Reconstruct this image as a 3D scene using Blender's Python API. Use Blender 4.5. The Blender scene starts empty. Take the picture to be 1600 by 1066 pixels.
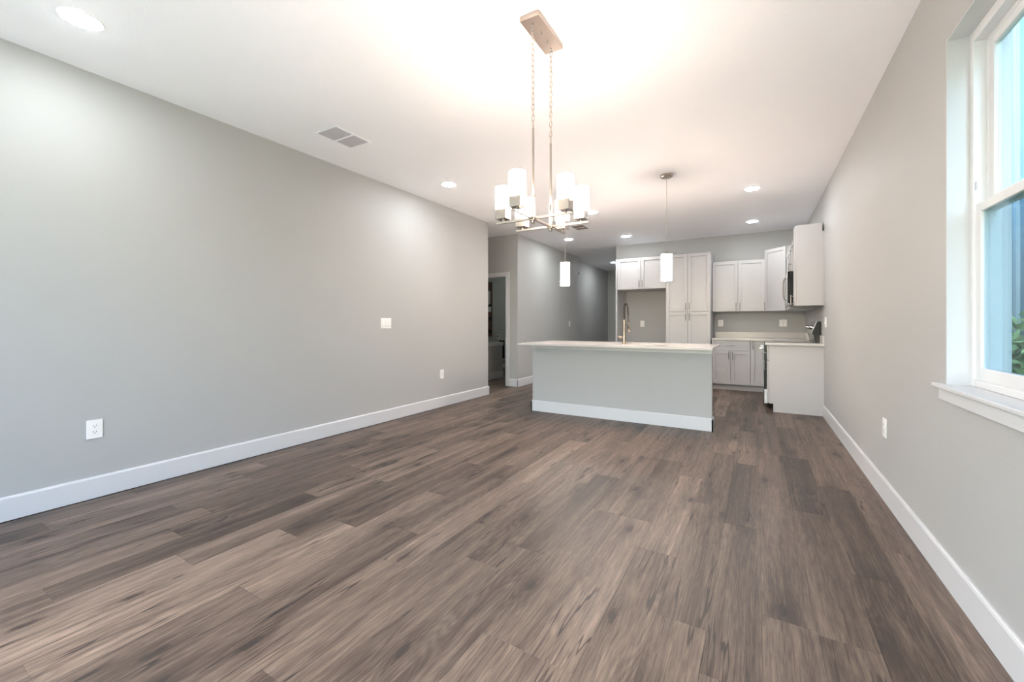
import bpy, bmesh, math, random
from mathutils import Vector, Matrix
PI = math.pi
S = bpy.context.scene
COL = S.collection
random.seed(7)

# ------------------------------------------------------------------ camera, world, exposure
H = 2.845            # ceiling height
CAM_H = 1.162
XL, XR = -3.83, 0.737
Y_REAR, Y_BACK = -0.95, 8.85
cd = bpy.data.cameras.new('camera'); cam = bpy.data.objects.new('camera', cd); COL.objects.link(cam)
cd.sensor_width = 36.0; cd.sensor_fit = 'HORIZONTAL'
cd.lens = 650.0 / 1600.0 * 36.0
cd.shift_y = -26.0 / 1600.0
cd.clip_start = 0.02
cam.location = (0, 0, CAM_H)
cam.rotation_euler = (PI / 2, 0, math.atan(382.0 / 650.0))
S.camera = cam

w = bpy.data.worlds.new('world'); S.world = w; w.use_nodes = True
wn = w.node_tree.nodes; wl = w.node_tree.links
sky = wn.new('ShaderNodeTexSky'); sky.sky_type = 'NISHITA'; sky.sun_disc = False
sky.sun_elevation = math.radians(48); sky.sun_rotation = math.radians(200); sky.air_density = 1.0; sky.dust_density = 2.0
bgn = wn['Background']; wl.new(sky.outputs[0], bgn.inputs[0]); bgn.inputs[1].default_value = 0.72

S.view_settings.view_transform = 'Standard'; S.view_settings.look = 'None'
S.view_settings.exposure = 1.32; S.view_settings.gamma = 1.0; S.view_settings.use_curve_mapping = False

sl = bpy.data.lights.new('sun', 'SUN'); sl.energy = 18.0; sl.angle = math.radians(0.6); sl.color = (1.0, 0.96, 0.90)
sun = bpy.data.objects.new('sun', sl); COL.objects.link(sun); sun.rotation_euler = (0, math.radians(45), math.radians(8))   # high from the right, behind the added house next door

def portal(name, loc, rot, sx, sy):
    l = bpy.data.lights.new(name, 'AREA'); l.shape = 'RECTANGLE'; l.size = sx; l.size_y = sy
    l.cycles.is_portal = True
    o = bpy.data.objects.new(name, l); COL.objects.link(o); o.location = loc; o.rotation_euler = rot
portal('daylight_portal', (-1.55, Y_REAR - 0.16, 1.2), (-PI / 2, 0, 0), 3.6, 2.4)   # added patio door behind the camera
portal('daylight_portal', (0.93, 2.15, 1.67), (0, PI / 2, 0), 1.54, 0.92)           # window in the right wall
bpy.data.objects['daylight_portal'].rotation_euler = (PI / 2, 0, 0)

L_RECESS, L_SHADE, L_PEND = 98.0, 14.5, 48.0

# ------------------------------------------------------------------ materials
def new_mat(name):
    m = bpy.data.materials.new(name); m.use_nodes = True
    n = m.node_tree.nodes; l = m.node_tree.links
    return m, n, l, n['Principled BSDF']

def mat(name, col, rough=0.5, metal=0.0, spec=0.5, var=0.0, vscale=8.0, bump=0.0, bscale=200.0, bdist=0.001, coat=0.0):
    m, n, l, p = new_mat(name)
    p.inputs['Base Color'].default_value = (*col, 1)
    p.inputs['Roughness'].default_value = rough
    p.inputs['Metallic'].default_value = metal
    p.inputs['Specular IOR Level'].default_value = spec
    p.inputs['Coat Weight'].default_value = coat
    geo = n.new('ShaderNodeNewGeometry')
    nz = n.new('ShaderNodeTexNoise'); nz.inputs['Scale'].default_value = vscale; nz.inputs['Detail'].default_value = 3
    l.new(geo.outputs['Position'], nz.inputs['Vector'])
    mx = n.new('ShaderNodeMix'); mx.data_type = 'RGBA'
    v = max(var, 0.01)
    mx.inputs[6].default_value = tuple(c * (1 - v) for c in col) + (1,)
    mx.inputs[7].default_value = tuple(min(1, c * (1 + v)) for c in col) + (1,)
    l.new(nz.outputs['Fac'], mx.inputs[0]); l.new(mx.outputs[2], p.inputs['Base Color'])
    if bump > 0:
        b = n.new('ShaderNodeTexNoise'); b.inputs['Scale'].default_value = bscale; b.inputs['Detail'].default_value = 2
        l.new(geo.outputs['Position'], b.inputs['Vector'])
        bn = n.new('ShaderNodeBump'); bn.inputs['Strength'].default_value = bump; bn.inputs['Distance'].default_value = bdist
        l.new(b.outputs['Fac'], bn.inputs['Height']); l.new(bn.outputs['Normal'], p.inputs['Normal'])
    return m

def emit_mat(name, col, strength, base=(0.9, 0.9, 0.88)):
    m, n, l, p = new_mat(name)
    p.inputs['Base Color'].default_value = (*base, 1); p.inputs['Roughness'].default_value = 0.35
    p.inputs['Emission Color'].default_value = (*col, 1); p.inputs['Emission Strength'].default_value = strength
    return m

def glass_mat(name, tint, refl=0.08, rough=0.0):
    m = bpy.data.materials.new(name); m.use_nodes = True
    n = m.node_tree.nodes; l = m.node_tree.links; n.clear()
    out = n.new('ShaderNodeOutputMaterial'); mix = n.new('ShaderNodeMixShader')
    t = n.new('ShaderNodeBsdfTransparent'); t.inputs[0].default_value = (*tint, 1)
    g = n.new('ShaderNodeBsdfGlossy'); g.inputs['Roughness'].default_value = rough
    geo = n.new('ShaderNodeNewGeometry'); dt = n.new('ShaderNodeVectorMath'); dt.operation = 'DOT_PRODUCT'
    l.new(geo.outputs['Normal'], dt.inputs[0]); l.new(geo.outputs['Incoming'], dt.inputs[1])
    def mm(op, a, b):
        k = n.new('ShaderNodeMath'); k.operation = op
        for i, v in enumerate((a, b)):
            if isinstance(v, (int, float)): k.inputs[i].default_value = v
            elif v is not None: l.new(v, k.inputs[i])
        return k.outputs[0]
    fac = mm('ADD', 0.04, mm('MULTIPLY', 0.96, mm('POWER', mm('SUBTRACT', 1.0, mm('ABSOLUTE', dt.outputs['Value'], None)), 5.0)))
    l.new(fac, mix.inputs[0]); l.new(t.outputs[0], mix.inputs[1]); l.new(g.outputs[0], mix.inputs[2])
    l.new(mix.outputs[0], out.inputs[0])
    return m

def plank_mat():
    m, n, l, p = new_mat('oak_plank')
    N = n.new
    def math_(op, a, b=None, clamp=False):
        k = N('ShaderNodeMath'); k.operation = op; k.use_clamp = clamp
        for i, v in enumerate((a, b)):
            if v is None: continue
            if isinstance(v, (int, float)): k.inputs[i].default_value = v
            else: l.new(v, k.inputs[i])
        return k.outputs[0]
    def mr(v, a, b, c=0.0, d=1.0, smooth=True):
        k = N('ShaderNodeMapRange'); k.interpolation_type = 'SMOOTHSTEP' if smooth else 'LINEAR'
        l.new(v, k.inputs[0])
        for i, x in zip((1, 2, 3, 4), (a, b, c, d)): k.inputs[i].default_value = x
        return k.outputs[0]
    geo = N('ShaderNodeNewGeometry'); oi = N('ShaderNodeObjectInfo')
    rnd = math_('ADD', oi.outputs['Random'], geo.outputs['Random Per Island'])
    cx = N('ShaderNodeCombineXYZ')
    l.new(math_('MULTIPLY', rnd, 61.7), cx.inputs[0]); l.new(math_('MULTIPLY', rnd, 137.3), cx.inputs[1]); l.new(math_('MULTIPLY', rnd, 23.1), cx.inputs[2])
    add = N('ShaderNodeVectorMath'); add.operation = 'ADD'
    l.new(geo.outputs['Position'], add.inputs[0]); l.new(cx.outputs[0], add.inputs[1])
    P = add.outputs[0]
    def noise(sx, sy, detail=3.0, dist=0.0, rough=0.55):
        mp = N('ShaderNodeMapping'); mp.inputs['Scale'].default_value = (sx, sy, 1); l.new(P, mp.inputs[0])
        t = N('ShaderNodeTexNoise'); t.inputs['Scale'].default_value = 1.0; t.inputs['Detail'].default_value = detail
        t.inputs['Distortion'].default_value = dist; t.inputs['Roughness'].default_value = rough
        l.new(mp.outputs[0], t.inputs['Vector']); return t.outputs['Fac']
    # knots bend the grain around them
    def vor(sx, sy):
        mp = N('ShaderNodeMapping'); mp.inputs['Scale'].default_value = (sx, sy, 1); l.new(P, mp.inputs[0])
        v = N('ShaderNodeTexVoronoi'); v.voronoi_dimensions = '2D'; v.inputs['Scale'].default_value = 1.0
        l.new(mp.outputs[0], v.inputs['Vector']); return v.outputs['Distance']
    vk = vor(3.1, 1.25)
    wob = math_('MULTIPLY', math_('SUBTRACT', noise(40, 22, 2), 0.5), 0.09)
    knot = mr(math_('ADD', vk, wob), 0.014, 0.072, 1.0, 0.0)
    halo = mr(vk, 0.02, 0.30, 1.0, 0.0)
    flow = noise(6.5, 0.62, 2.0, 0.4)
    ringv = math_('ADD', math_('MULTIPLY', flow, 21.0), math_('MULTIPLY', halo, 2.2))
    ring = math_('SINE', math_('MULTIPLY', ringv, 6.283))
    ringm = mr(noise(3.0, 0.5, 1.0), 0.42, 0.62)
    fine = noise(210, 5.5, 3.0, 0.0, 0.6)
    fleck = noise(85, 9.0, 3.0, 0.6, 0.65)
    streak = noise(15.0, 0.50, 4.0, 0.7)
    broad = noise(3.2, 0.42, 2.0, 0.3)
    # long dark cracks
    cn = noise(13.0, 0.62, 2.5, 0.35)
    crack = mr(math_('ABSOLUTE', math_('SUBTRACT', cn, 0.5)), 0.002, 0.013, 1.0, 0.0)
    crack = math_('MULTIPLY', crack, mr(noise(3.4, 1.5, 1.5), 0.50, 0.60))
    val = math_('ADD', 0.5, math_('MULTIPLY', math_('SUBTRACT', streak, 0.5), 0.80))
    val = math_('ADD', val, math_('MULTIPLY', math_('SUBTRACT', broad, 0.5), 0.50))
    val = math_('ADD', val, math_('MULTIPLY', math_('SUBTRACT', fine, 0.5), 0.78))
    val = math_('ADD', val, math_('MULTIPLY', math_('SUBTRACT', fleck, 0.5), 0.52))
    val = math_('ADD', val, math_('MULTIPLY', math_('MULTIPLY', ring, ringm), 0.065))
    val = math_('SUBTRACT', val, math_('MULTIPLY', halo, 0.16))
    # tone of the individual plank
    sep = N('ShaderNodeSeparateColor'); l.new(oi.outputs['Color'], sep.inputs[0])
    frac = math_('FRACT', math_('MULTIPLY', rnd, 7.31))
    val = math_('ADD', val, math_('ADD', sep.outputs[0], -0.5))
    val = math_('ADD', val, math_('MULTIPLY', math_('SUBTRACT', frac, 0.5), 0.13))
    val = math_('SUBTRACT', val, math_('MULTIPLY', knot, 0.42))
    val = math_('SUBTRACT', val, math_('MULTIPLY', crack, 0.62))
    ramp = N('ShaderNodeValToRGB'); e = ramp.color_ramp.elements
    e[0].position = 0.0; e[0].color = (0.030, 0.022, 0.019, 1)
    e[1].position = 1.0; e[1].color = (0.325, 0.243, 0.190, 1)
    for pos, c in ((0.28, (0.053, 0.036, 0.028, 1)), (0.5, (0.112, 0.080, 0.062, 1)), (0.72, (0.187, 0.136, 0.106, 1))):
        k = e.new(pos); k.color = c
    l.new(val, ramp.inputs[0]); l.new(ramp.outputs[0], p.inputs['Base Color'])
    l.new(mr(fine, 0.3, 0.7, 0.40, 0.54, False), p.inputs['Roughness'])
    p.inputs['Specular IOR Level'].default_value = 0.42
    bh = math_('SUBTRACT', math_('ADD', math_('MULTIPLY', fine, 0.5), math_('MULTIPLY', fleck, 0.3)), crack)
    bn = N('ShaderNodeBump'); bn.inputs['Strength'].default_value = 0.25; bn.inputs['Distance'].default_value = 0.0008
    l.new(bh, bn.inputs['Height']); l.new(bn.outputs[0], p.inputs['Normal'])
    return m

WALLC = (0.418, 0.420, 0.416)
M = dict(
    wall=mat('wall_paint', WALLC, 0.6, 0, 0.35, 0.012, 3, 0.35, 130, 0.0012),
    ceil=mat('ceiling_paint', (0.925, 0.93, 0.96), 0.8, 0, 0.25, 0.01, 4, 0.55, 75, 0.0016),
    trim=mat('white_trim', (0.60, 0.605, 0.62), 0.34, 0, 0.5, 0.012, 6),
    vinyl=mat('white_vinyl', (0.70, 0.71, 0.73), 0.3, 0, 0.5, 0.01, 9),
    cab=mat('white_cabinet', (0.465, 0.455, 0.460), 0.33, 0, 0.5, 0.012, 5),
    quartz=mat('white_quartz', (0.57, 0.54, 0.525), 0.16, 0, 0.5, 0.035, 22),
    nickel=mat('brushed_nickel', (0.34, 0.295, 0.265), 0.28, 1, 0.5, 0.04, 40),
    satin=mat('satin_nickel', (0.49, 0.43, 0.385), 0.33, 1, 0.5, 0.04, 40),
    steel=mat('stainless_steel', (0.60, 0.60, 0.60), 0.28, 1, 0.5, 0.04, 60),
    chrome=mat('chrome', (0.80, 0.80, 0.80), 0.07, 1, 0.5, 0.01, 40),
    pull=mat('pewter_pull', (0.30, 0.29, 0.29), 0.32, 1, 0.5, 0.05, 40),
    brass=mat('champagne_metal', (0.42, 0.345, 0.275), 0.24, 1, 0.5, 0.04, 40),
    gunmetal=mat('dark_spring', (0.10, 0.085, 0.075), 0.35, 1, 0.5, 0.05, 40),
    black=mat('black_enamel', (0.010, 0.010, 0.011), 0.18, 0, 0.5, 0.1, 20),
    blackgl=mat('black_glass', (0.006, 0.006, 0.008), 0.05, 0, 0.6, 0.05, 20),
    dark=mat('dark_gap', (0.02, 0.018, 0.016), 0.8, 0, 0.2, 0.1, 20),
    plate=mat('outlet_plastic', (0.84, 0.83, 0.82), 0.35, 0, 0.5, 0.01, 20),
    slot=mat('slot_shade_and_black', (0.05, 0.05, 0.05), 0.6, 0, 0.2, 0.05, 20),  # shade colour for slots, gaps and grille; plain black on hose and socket
    louver=mat('vent_enamel', (0.49, 0.485, 0.52), 0.45, 0, 0.4, 0.02, 20),
    tanlouver=mat('vent_bronze', (0.28, 0.235, 0.205), 0.5, 0, 0.4, 0.04, 20),
    sub=mat('subfloor', (0.04, 0.032, 0.028), 0.9, 0, 0.2, 0.1, 6),
    lens=emit_mat('downlight_lens', (0.95, 0.99, 1.0), L_RECESS),
    shade=emit_mat('lit_opal_glass', (1.0, 0.80, 0.66), L_SHADE),
    pend=emit_mat('lit_seeded_glass', (1.0, 0.81, 0.68), L_PEND),
    dimlens=emit_mat('added_dim_diffuser', (0.93, 1.0, 0.90), 24.0),
    glass=glass_mat('window_glass', (0.86, 0.955, 0.96)),
    glass2=glass_mat('screened_glass', (0.60, 0.72, 0.76)),
    doorglass=glass_mat('door_glass', (0.93, 0.97, 0.97)),
    siding=mat('blue_siding', (0.14, 0.245, 0.29), 0.7, 0, 0.3, 0.05, 2),
    batten=mat('pale_batten', (0.25, 0.345, 0.385), 0.6, 0, 0.3, 0.03, 3),
    concrete=mat('patio_concrete', (0.55, 0.53, 0.50), 0.9, 0, 0.2, 0.08, 3, 0.4, 40, 0.004),
    roofm=mat('shingle', (0.16, 0.15, 0.15), 0.9, 0, 0.2, 0.2, 6),
    grass=mat('lawn', (0.10, 0.17, 0.05), 0.95, 0, 0.1, 0.5, 9, 0.8, 60, 0.02),
    leaf=mat('shrub_leaf', (0.20, 0.34, 0.16), 0.6, 0, 0.3, 0.5, 14),
    brown=mat('brown_board', (0.11, 0.06, 0.045), 0.5, 0, 0.4, 0.25, 12),
    grey=mat('grey_plastic', (0.30, 0.30, 0.29), 0.5, 0, 0.4, 0.03, 12),
    plank=plank_mat(),
)

# ------------------------------------------------------------------ mesh helpers
def BM(): return bmesh.new()

def box(bm, x0, x1, y0, y1, z0, z1, bev=0.0):
    b = bmesh.new() if bev > 0 else bm
    vs = [b.verts.new(c) for c in ((x0, y0, z0), (x1, y0, z0), (x1, y1, z0), (x0, y1, z0), (x0, y0, z1), (x1, y0, z1), (x1, y1, z1), (x0, y1, z1))]
    for f in ((3, 2, 1, 0), (4, 5, 6, 7), (0, 1, 5, 4), (1, 2, 6, 5), (2, 3, 7, 6), (3, 0, 4, 7)):
        b.faces.new([vs[i] for i in f])
    if bev > 0:
        bmesh.ops.bevel(b, geom=b.edges[:], offset=bev, segments=2, profile=0.5, affect='EDGES')
        merge(bm, b)
    return bm

def merge(bm, b):
    me = bpy.data.meshes.new('t'); b.to_mesh(me); b.free(); bm.from_mesh(me); bpy.data.meshes.remove(me)

def prism(bm, pts, axis, a, c):
    """extrude a 2-D outline; axis 'x','y' or 'z' from a to c"""
    def P(u, v, t): return {'x': (t, u, v), 'y': (u, t, v), 'z': (u, v, t)}[axis]
    lo = [bm.verts.new(P(u, v, a)) for u, v in pts]; hi = [bm.verts.new(P(u, v, c)) for u, v in pts]
    fs = [bm.faces.new(lo), bm.faces.new(hi)]
    k = len(pts)
    for i in range(k): fs.append(bm.faces.new((lo[i], lo[(i + 1) % k], hi[(i + 1) % k], hi[i])))
    bmesh.ops.recalc_face_normals(bm, faces=fs)
    return bm

def lathe(bm, prof, seg=32, cx=0, cy=0, cap=True):
    rings = []
    for r, z in prof:
        rings.append([bm.verts.new((cx + r * math.cos(2 * PI * i / seg), cy + r * math.sin(2 * PI * i / seg), z)) for i in range(seg)])
    fs = []
    for a, b in zip(rings, rings[1:]):
        for i in range(seg): fs.append(bm.faces.new((a[i], a[(i + 1) % seg], b[(i + 1) % seg], b[i])))
    if cap:
        fs.append(bm.faces.new(rings[0])); fs.append(bm.faces.new(rings[-1]))
    bmesh.ops.recalc_face_normals(bm, faces=fs)
    return bm

def tube(bm, pts, r, seg=10, closed=False, cap=True):
    pts = [Vector(p) for p in pts]; n = len(pts); rings = []
    up = Vector((0, 0, 1)); prev = None
    for i, p in enumerate(pts):
        if closed: t = pts[(i + 1) % n] - pts[i - 1]
        else: t = pts[min(i + 1, n - 1)] - pts[max(i - 1, 0)]
        t.normalize()
        if prev is None:
            a = t.cross(up)
            if a.length < 1e-3: a = t.cross(Vector((0, 1, 0)))
        else: a = prev - t * prev.dot(t)
        a.normalize(); prev = a; b = t.cross(a)
        rr = r[i] if isinstance(r, (list, tuple)) else r
        rings.append([bm.verts.new(p + rr * (math.cos(2 * PI * k / seg) * a + math.sin(2 * PI * k / seg) * b)) for k in range(seg)])
    fs = []
    for i in range(n if closed else n - 1):
        A, B = rings[i], rings[(i + 1) % n]
        for k in range(seg): fs.append(bm.faces.new((A[k], A[(k + 1) % seg], B[(k + 1) % seg], B[k])))
    if cap and not closed: fs.append(bm.faces.new(rings[0])); fs.append(bm.faces.new(rings[-1]))
    bmesh.ops.recalc_face_normals(bm, faces=fs)
    return bm

def obj(name, bm, m, parent=None, smooth=False):
    me = bpy.data.meshes.new(name); bm.to_mesh(me); bm.free()
    if smooth:
        for p in me.polygons: p.use_smooth = True
        try: me.set_sharp_from_angle(angle=math.radians(38))
        except Exception: pass
    me.materials.append(M[m])
    o = bpy.data.objects.new(name, me); COL.objects.link(o)
    if parent: o.parent = parent
    return o

def tag(o, label=None, cat=None, group=None, kind=None):
    if label: o['label'] = label
    if cat: o['category'] = cat
    if group: o['group'] = group
    if kind: o['kind'] = kind
    return o

def thing(name, label, cat, loc=(0, 0, 0), rz=0.0, group=None):
    o = bpy.data.objects.new(name, None); COL.objects.link(o)
    o.empty_display_size = 0.1
    o.location = loc; o.rotation_euler = (0, 0, rz)
    return tag(o, label, cat, group)

def struct(name, bm, m, label, smooth=False):
    return tag(obj(name, bm, m, None, smooth), label, name.split('_')[0], kind='structure')

def copy_tree(o, parent=None):
    c = o.copy(); COL.objects.link(c); c.parent = parent
    for ch in list(o.children): copy_tree(ch, c)
    return c

# ------------------------------------------------------------------ structure: floor planks
fb = BM(); box(fb, XL - 3.2, XR + 0.1, Y_REAR - 0.1, 13.1, -0.12, -0.009)
floor = struct('floor', fb, 'sub', 'greyish brown oak plank floor running the length of the room')
PW, PL, X0 = 0.1815, 1.222, 0.199
def plank_mesh(bm, x0, x1, y0, y1):
    c = 0.0004; g = 0.0002
    x0 += g; x1 -= g; y0 += g; y1 -= g
    lo = [bm.verts.new(p) for p in ((x0, y0, -0.008), (x1, y0, -0.008), (x1, y1, -0.008), (x0, y1, -0.008))]
    mi = [bm.verts.new(p) for p in ((x0, y0, -c), (x1, y0, -c), (x1, y1, -c), (x0, y1, -c))]
    hi = [bm.verts.new(p) for p in ((x0 + c, y0 + c, 0), (x1 - c, y0 + c, 0), (x1 - c, y1 - c, 0), (x0 + c, y1 - c, 0))]
    for A, B in ((lo, mi), (mi, hi)):
        for i in range(4): bm.faces.new((A[i], A[(i + 1) % 4], B[(i + 1) % 4], B[i]))
    bm.faces.new(hi)
joints = {0: 1.92, 1: 2.47, -1: 0.72, -2: 2.735, -3: 1.735, -4: 0.98, -10: 1.453, -12: 0.98, -11: 0.50, -16: 0.53, -15: 0.95}
tones = {(0, 1): 0.30, (-2, 0): 0.34, (-3, 0): 0.40, (-10, 0): 0.62, (-12, 0): 0.60, (-11, 0): 0.42, (1, 0): 0.45}
planks = []
kmin = math.floor((XL - 3.0 - X0) / PW); kmax = math.ceil((XR - X0) / PW)
for k in range(kmin, kmax):
    xa, xb = X0 + k * PW, X0 + (k + 1) * PW
    xb_ = min(xb, XR - 0.001)
    ph = joints.get(k, random.uniform(0, PL))
    i0 = math.floor((Y_REAR - ph) / PL)
    j = i0
    while ph + j * PL < 13.0:
        ya, yb = max(ph + j * PL, Y_REAR), min(ph + (j + 1) * PL, 13.0)
        if yb - ya > 0.02:
            def runs():
                xc = (xa + xb) / 2
                if xc > XL - 0.02: return [(ya, min(yb, 8.85) if xc > -2.6 else yb)]
                return [(max(ya, 5.73), yb)]
            for (a, b) in runs():
                if b - a > 0.02: planks.append((k, j, xa if k > kmin else xa, xb_, a, b))
        j += 1
ca_, sa_ = math.cos(math.atan(382 / 650)), math.sin(math.atan(382 / 650))
def plank_px(p):
    best = 0.0
    xc = (p[2] + p[3]) / 2
    n = 0
    for t in range(9):
        y = p[4] + (p[5] - p[4]) * t / 8
        fw = -sa_ * xc + ca_ * y; r = ca_ * xc + sa_ * y
        if fw > 0.15:
            u, v = r / fw * 650, CAM_H / fw * 650
            if -830 < u < 830 and v < 575: best += PW * (p[5] - p[4]) / 9 * CAM_H / fw ** 3; n += 1
    if xc < XL: best *= 0.05
    if xc > -2.6 and xc < -0.42 and p[4] > 5.0: best *= 0.1
    return best
planks.sort(key=plank_px, reverse=True)
mesh_cache = {}
random.seed(11)
rest = BM(); nrest = 0
for idx, (k, j, xa, xb, ya, yb) in enumerate(planks):
    tone = tones.get((k, j), None)
    if tone is None: tone = min(0.66, max(0.34, random.gauss(0.5, 0.052)))
    if idx < 298:
        key = (round(xb - xa, 4), round(yb - ya, 3))
        me = mesh_cache.get(key)
        if me is None:
            b = BM(); plank_mesh(b, 0, xb - xa, 0, yb - ya)
            me = bpy.data.meshes.new('plank'); b.to_mesh(me); b.free(); me.materials.append(M['plank']); mesh_cache[key] = me
        o = bpy.data.objects.new('plank', me); COL.objects.link(o); o.location = (xa, ya, 0); o.parent = floor
        o.color = (tone, tone, tone, 1)
    else:
        plank_mesh(rest, xa, xb, ya, yb); nrest += 1
ro = obj('far_planks', rest, 'plank', floor); ro['kind'] = 'stuff'; ro.color = (0.5, 0.5, 0.5, 1)

# ------------------------------------------------------------------ structure: shell
T = 0.12
b = BM(); box(b, XL - 3.2, XR + 0.25, Y_REAR - 0.2, 13.1, H, H + 0.12)
struct('ceiling', b, 'ceil', 'white textured ceiling over the whole open room')
b = BM(); box(b, XL - T, XL, Y_REAR - 0.15, 5.735, 0, H)
struct('wall_left', b, 'wall', 'long pale grey wall on the left with switch and outlets')
WY0, WY1, WZ0, WZ1 = 1.69, 2.61, 0.885, 2.44        # window opening
b = BM()
RX = XR + 0.20
box(b, XR, RX, Y_REAR - 0.15, WY0, 0, H); box(b, XR, RX, WY1, 9.0, 0, H)
box(b, XR, RX, WY0, WY1, 0, WZ0); box(b, XR, RX, WY0, WY1, WZ1, H)
struct('wall_right', b, 'wall', 'pale grey wall on the right holding the window')
b = BM(); box(b, -2.60, XR, Y_BACK, Y_BACK + T, 0, H); box(b, -2.60, -2.48, Y_BACK + T, 12.9, 0, H)
struct('wall_back', b, 'wall', 'grey kitchen wall behind the white cabinets')
SX0, SX1, SZ = -3.35, 0.25, 2.40                     # added patio door behind the camera
b = BM(); box(b, XL, SX0, Y_REAR - 0.15, Y_REAR, 0, H); box(b, SX1, XR, Y_REAR - 0.15, Y_REAR, 0, H); box(b, SX0, SX1, Y_REAR - 0.15, Y_REAR, SZ, H)
struct('wall_rear', b, 'wall', 'grey wall behind the viewer around an added patio door')
# hallway and nook
NY, DX1, DX0, DZ = 6.72, -4.076, -4.89, 2.081        # doorway wall and its opening
b = BM()
box(b, DX1, XL - T, NY, NY + T, 0, H); box(b, -6.9, DX0, NY, NY + T, 0, H); box(b, DX0, DX1, NY, NY + T, DZ, H)
struct('wall_nook', b, 'wall', 'grey wall with the open doorway beyond the long left wall')
b = BM(); box(b, XL - T, XL, NY, 9.75, 0, H)
box(b, -4.18, XL - T, 9.75 - T, 9.75, 0, H)
struct('wall_hall', b, 'wall', 'grey hallway wall behind the left end of the island')
b = BM(); box(b, -4.18, -4.06, 9.75, 12.9, 0, H)
struct('wall_passage', b, 'wall', 'dim grey green wall at the far stretch of the hallway')
b = BM(); box(b, -4.18, -2.48, 12.9, 13.02, 0, H)
struct('wall_end', b, 'wall', 'dim wall closing the end of the hallway')
b = BM(); box(b, -7.0, XL - T, 5.735 - T, 5.735, 0, H); box(b, -7.0, -6.88, 5.735, 9.5, 0, H)
box(b, -6.9, -4.18, 9.38, 9.5, 0, H)
struct('wall_utility', b, 'wall', 'greenish grey wall inside the room beyond the doorway')

# baseboards: profile with a small rounded top
BH, BD = 0.142, 0.015
def base_run(bm, p, q, nrm):
    """straight run from p to q (2-D), thickness grows along nrm"""
    p, q, n = Vector(p), Vector(q), Vector(nrm)
    prof = [(0, 0), (BD, 0), (BD, BH - 0.012), (BD - 0.004, BH - 0.003), (BD - 0.008, BH), (0, BH)]
    a = [bm.verts.new((p.x + n.x * u, p.y + n.y * u, v)) for u, v in prof]
    c = [bm.verts.new((q.x + n.x * u, q.y + n.y * u, v)) for u, v in prof]
    fs = [bm.faces.new(a), bm.faces.new(c)]
    for i in range(6): fs.append(bm.faces.new((a[i], a[(i + 1) % 6], c[(i + 1) % 6], c[i])))
    bmesh.ops.recalc_face_normals(bm, faces=fs)
b = BM(); base_run(b, (XL, Y_REAR), (XL, 5.735 + BD), (1, 0)); base_run(b, (XL + BD, 5.735), (XL - 2.0, 5.735), (0, 1))
struct('baseboard_left', b, 'trim', 'white baseboard along the long left wall')
b = BM(); base_run(b, (XR, Y_REAR), (XR, 6.52), (-1, 0))
struct('baseboard_right', b, 'trim', 'white baseboard along the right wall below the window')
b = BM(); base_run(b, (-4.002, NY), (XL + BD, NY), (0, -1)); base_run(b, (XL, NY - BD), (XL, 9.75), (1, 0)); base_run(b, (-4.06, 9.75), (-4.06, 12.9), (1, 0))
struct('baseboard_hall', b, 'trim', 'white baseboard turning the corner beside the doorway into the hall')
b = BM(); base_run(b, (-2.6, Y_BACK), (-2.6, 12.9), (-1, 0)); base_run(b, (-4.06, 12.9), (-2.6, 12.9), (0, -1))
struct('baseboard_passage', b, 'trim', 'white baseboard at the end of the hallway')
b = BM(); base_run(b, (-6.88, 9.38), (-4.18, 9.38), (0, -1)); base_run(b, (XL - T, NY + T), (XL - T, 9.4), (-1, 0))
struct('baseboard_utility', b, 'trim', 'white baseboard inside the room beyond the doorway')

# doorway casing
d1 = thing('door_1', 'open doorway with white casing beyond the left wall', 'door', ((DX0 + DX1) / 2, NY, 0)); d1['kind'] = 'structure'
hw = (DX1 - DX0) / 2
b = BM(); box(b, hw, hw + 0.074, -0.018, 0, 0, DZ + 0.0, 0.003); obj('side_casing', b, 'trim', d1)
b = BM(); box(b, -hw - 0.074, -hw, -0.018, 0, 0, DZ + 0.0, 0.003); obj('side_casing', b, 'trim', d1)
b = BM(); box(b, -hw - 0.074, hw + 0.074, -0.018, 0, DZ, DZ + 0.066, 0.003); obj('head_casing', b, 'trim', d1)
b = BM(); box(b, hw - 0.018, hw, 0, T, 0, DZ); box(b, -hw, -hw + 0.018, 0, T, 0, DZ); box(b, -hw + 0.018, hw - 0.018, 0, T, DZ - 0.018, DZ); obj('jamb', b, 'trim', d1)

# window in the right wall
win = thing('window_1', 'white single hung window with deep sill in the right wall', 'window', (XR, (WY0 + WY1) / 2, WZ0)); win['kind'] = 'structure'
hy, wh = (WY1 - WY0) / 2, WZ1 - WZ0
b = BM()   # reveal lining; daylight on the wall paint put in as white trim
box(b, 0.0005, 0.20, hy - 0.006, hy - 0.0005, 0, wh); box(b, 0.0005, 0.20, -hy + 0.0005, -hy + 0.006, 0, wh); box(b, 0.0005, 0.20, -hy + 0.006, hy - 0.006, wh - 0.006, wh - 0.0005)
obj('reveal', b, 'trim', win)
b = BM(); box(b, -0.032, 0.078, -hy - 0.062, hy + 0.062, -0.009, 0.008, 0.003); obj('sill', b, 'trim', win)
b = BM(); box(b, -0.016, -0.0005, -hy - 0.03, hy + 0.03, -0.065, -0.0095, 0.003); obj('apron', b, 'trim', win)
FX = 0.074
fr = BM()
def rect_frame(bm, x0, x1, y0, y1, z0, z1, wy, wz0, wz1, bev=0.003):
    box(bm, x0, x1, y0, y0 + wy, z0, z1, bev); box(bm, x0, x1, y1 - wy, y1, z0, z1, bev)
    box(bm, x0, x1, y0 + wy, y1 - wy, z0, z0 + wz0, bev); box(bm, x0, x1, y0 + wy, y1 - wy, z1 - wz1, z1, bev)
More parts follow.
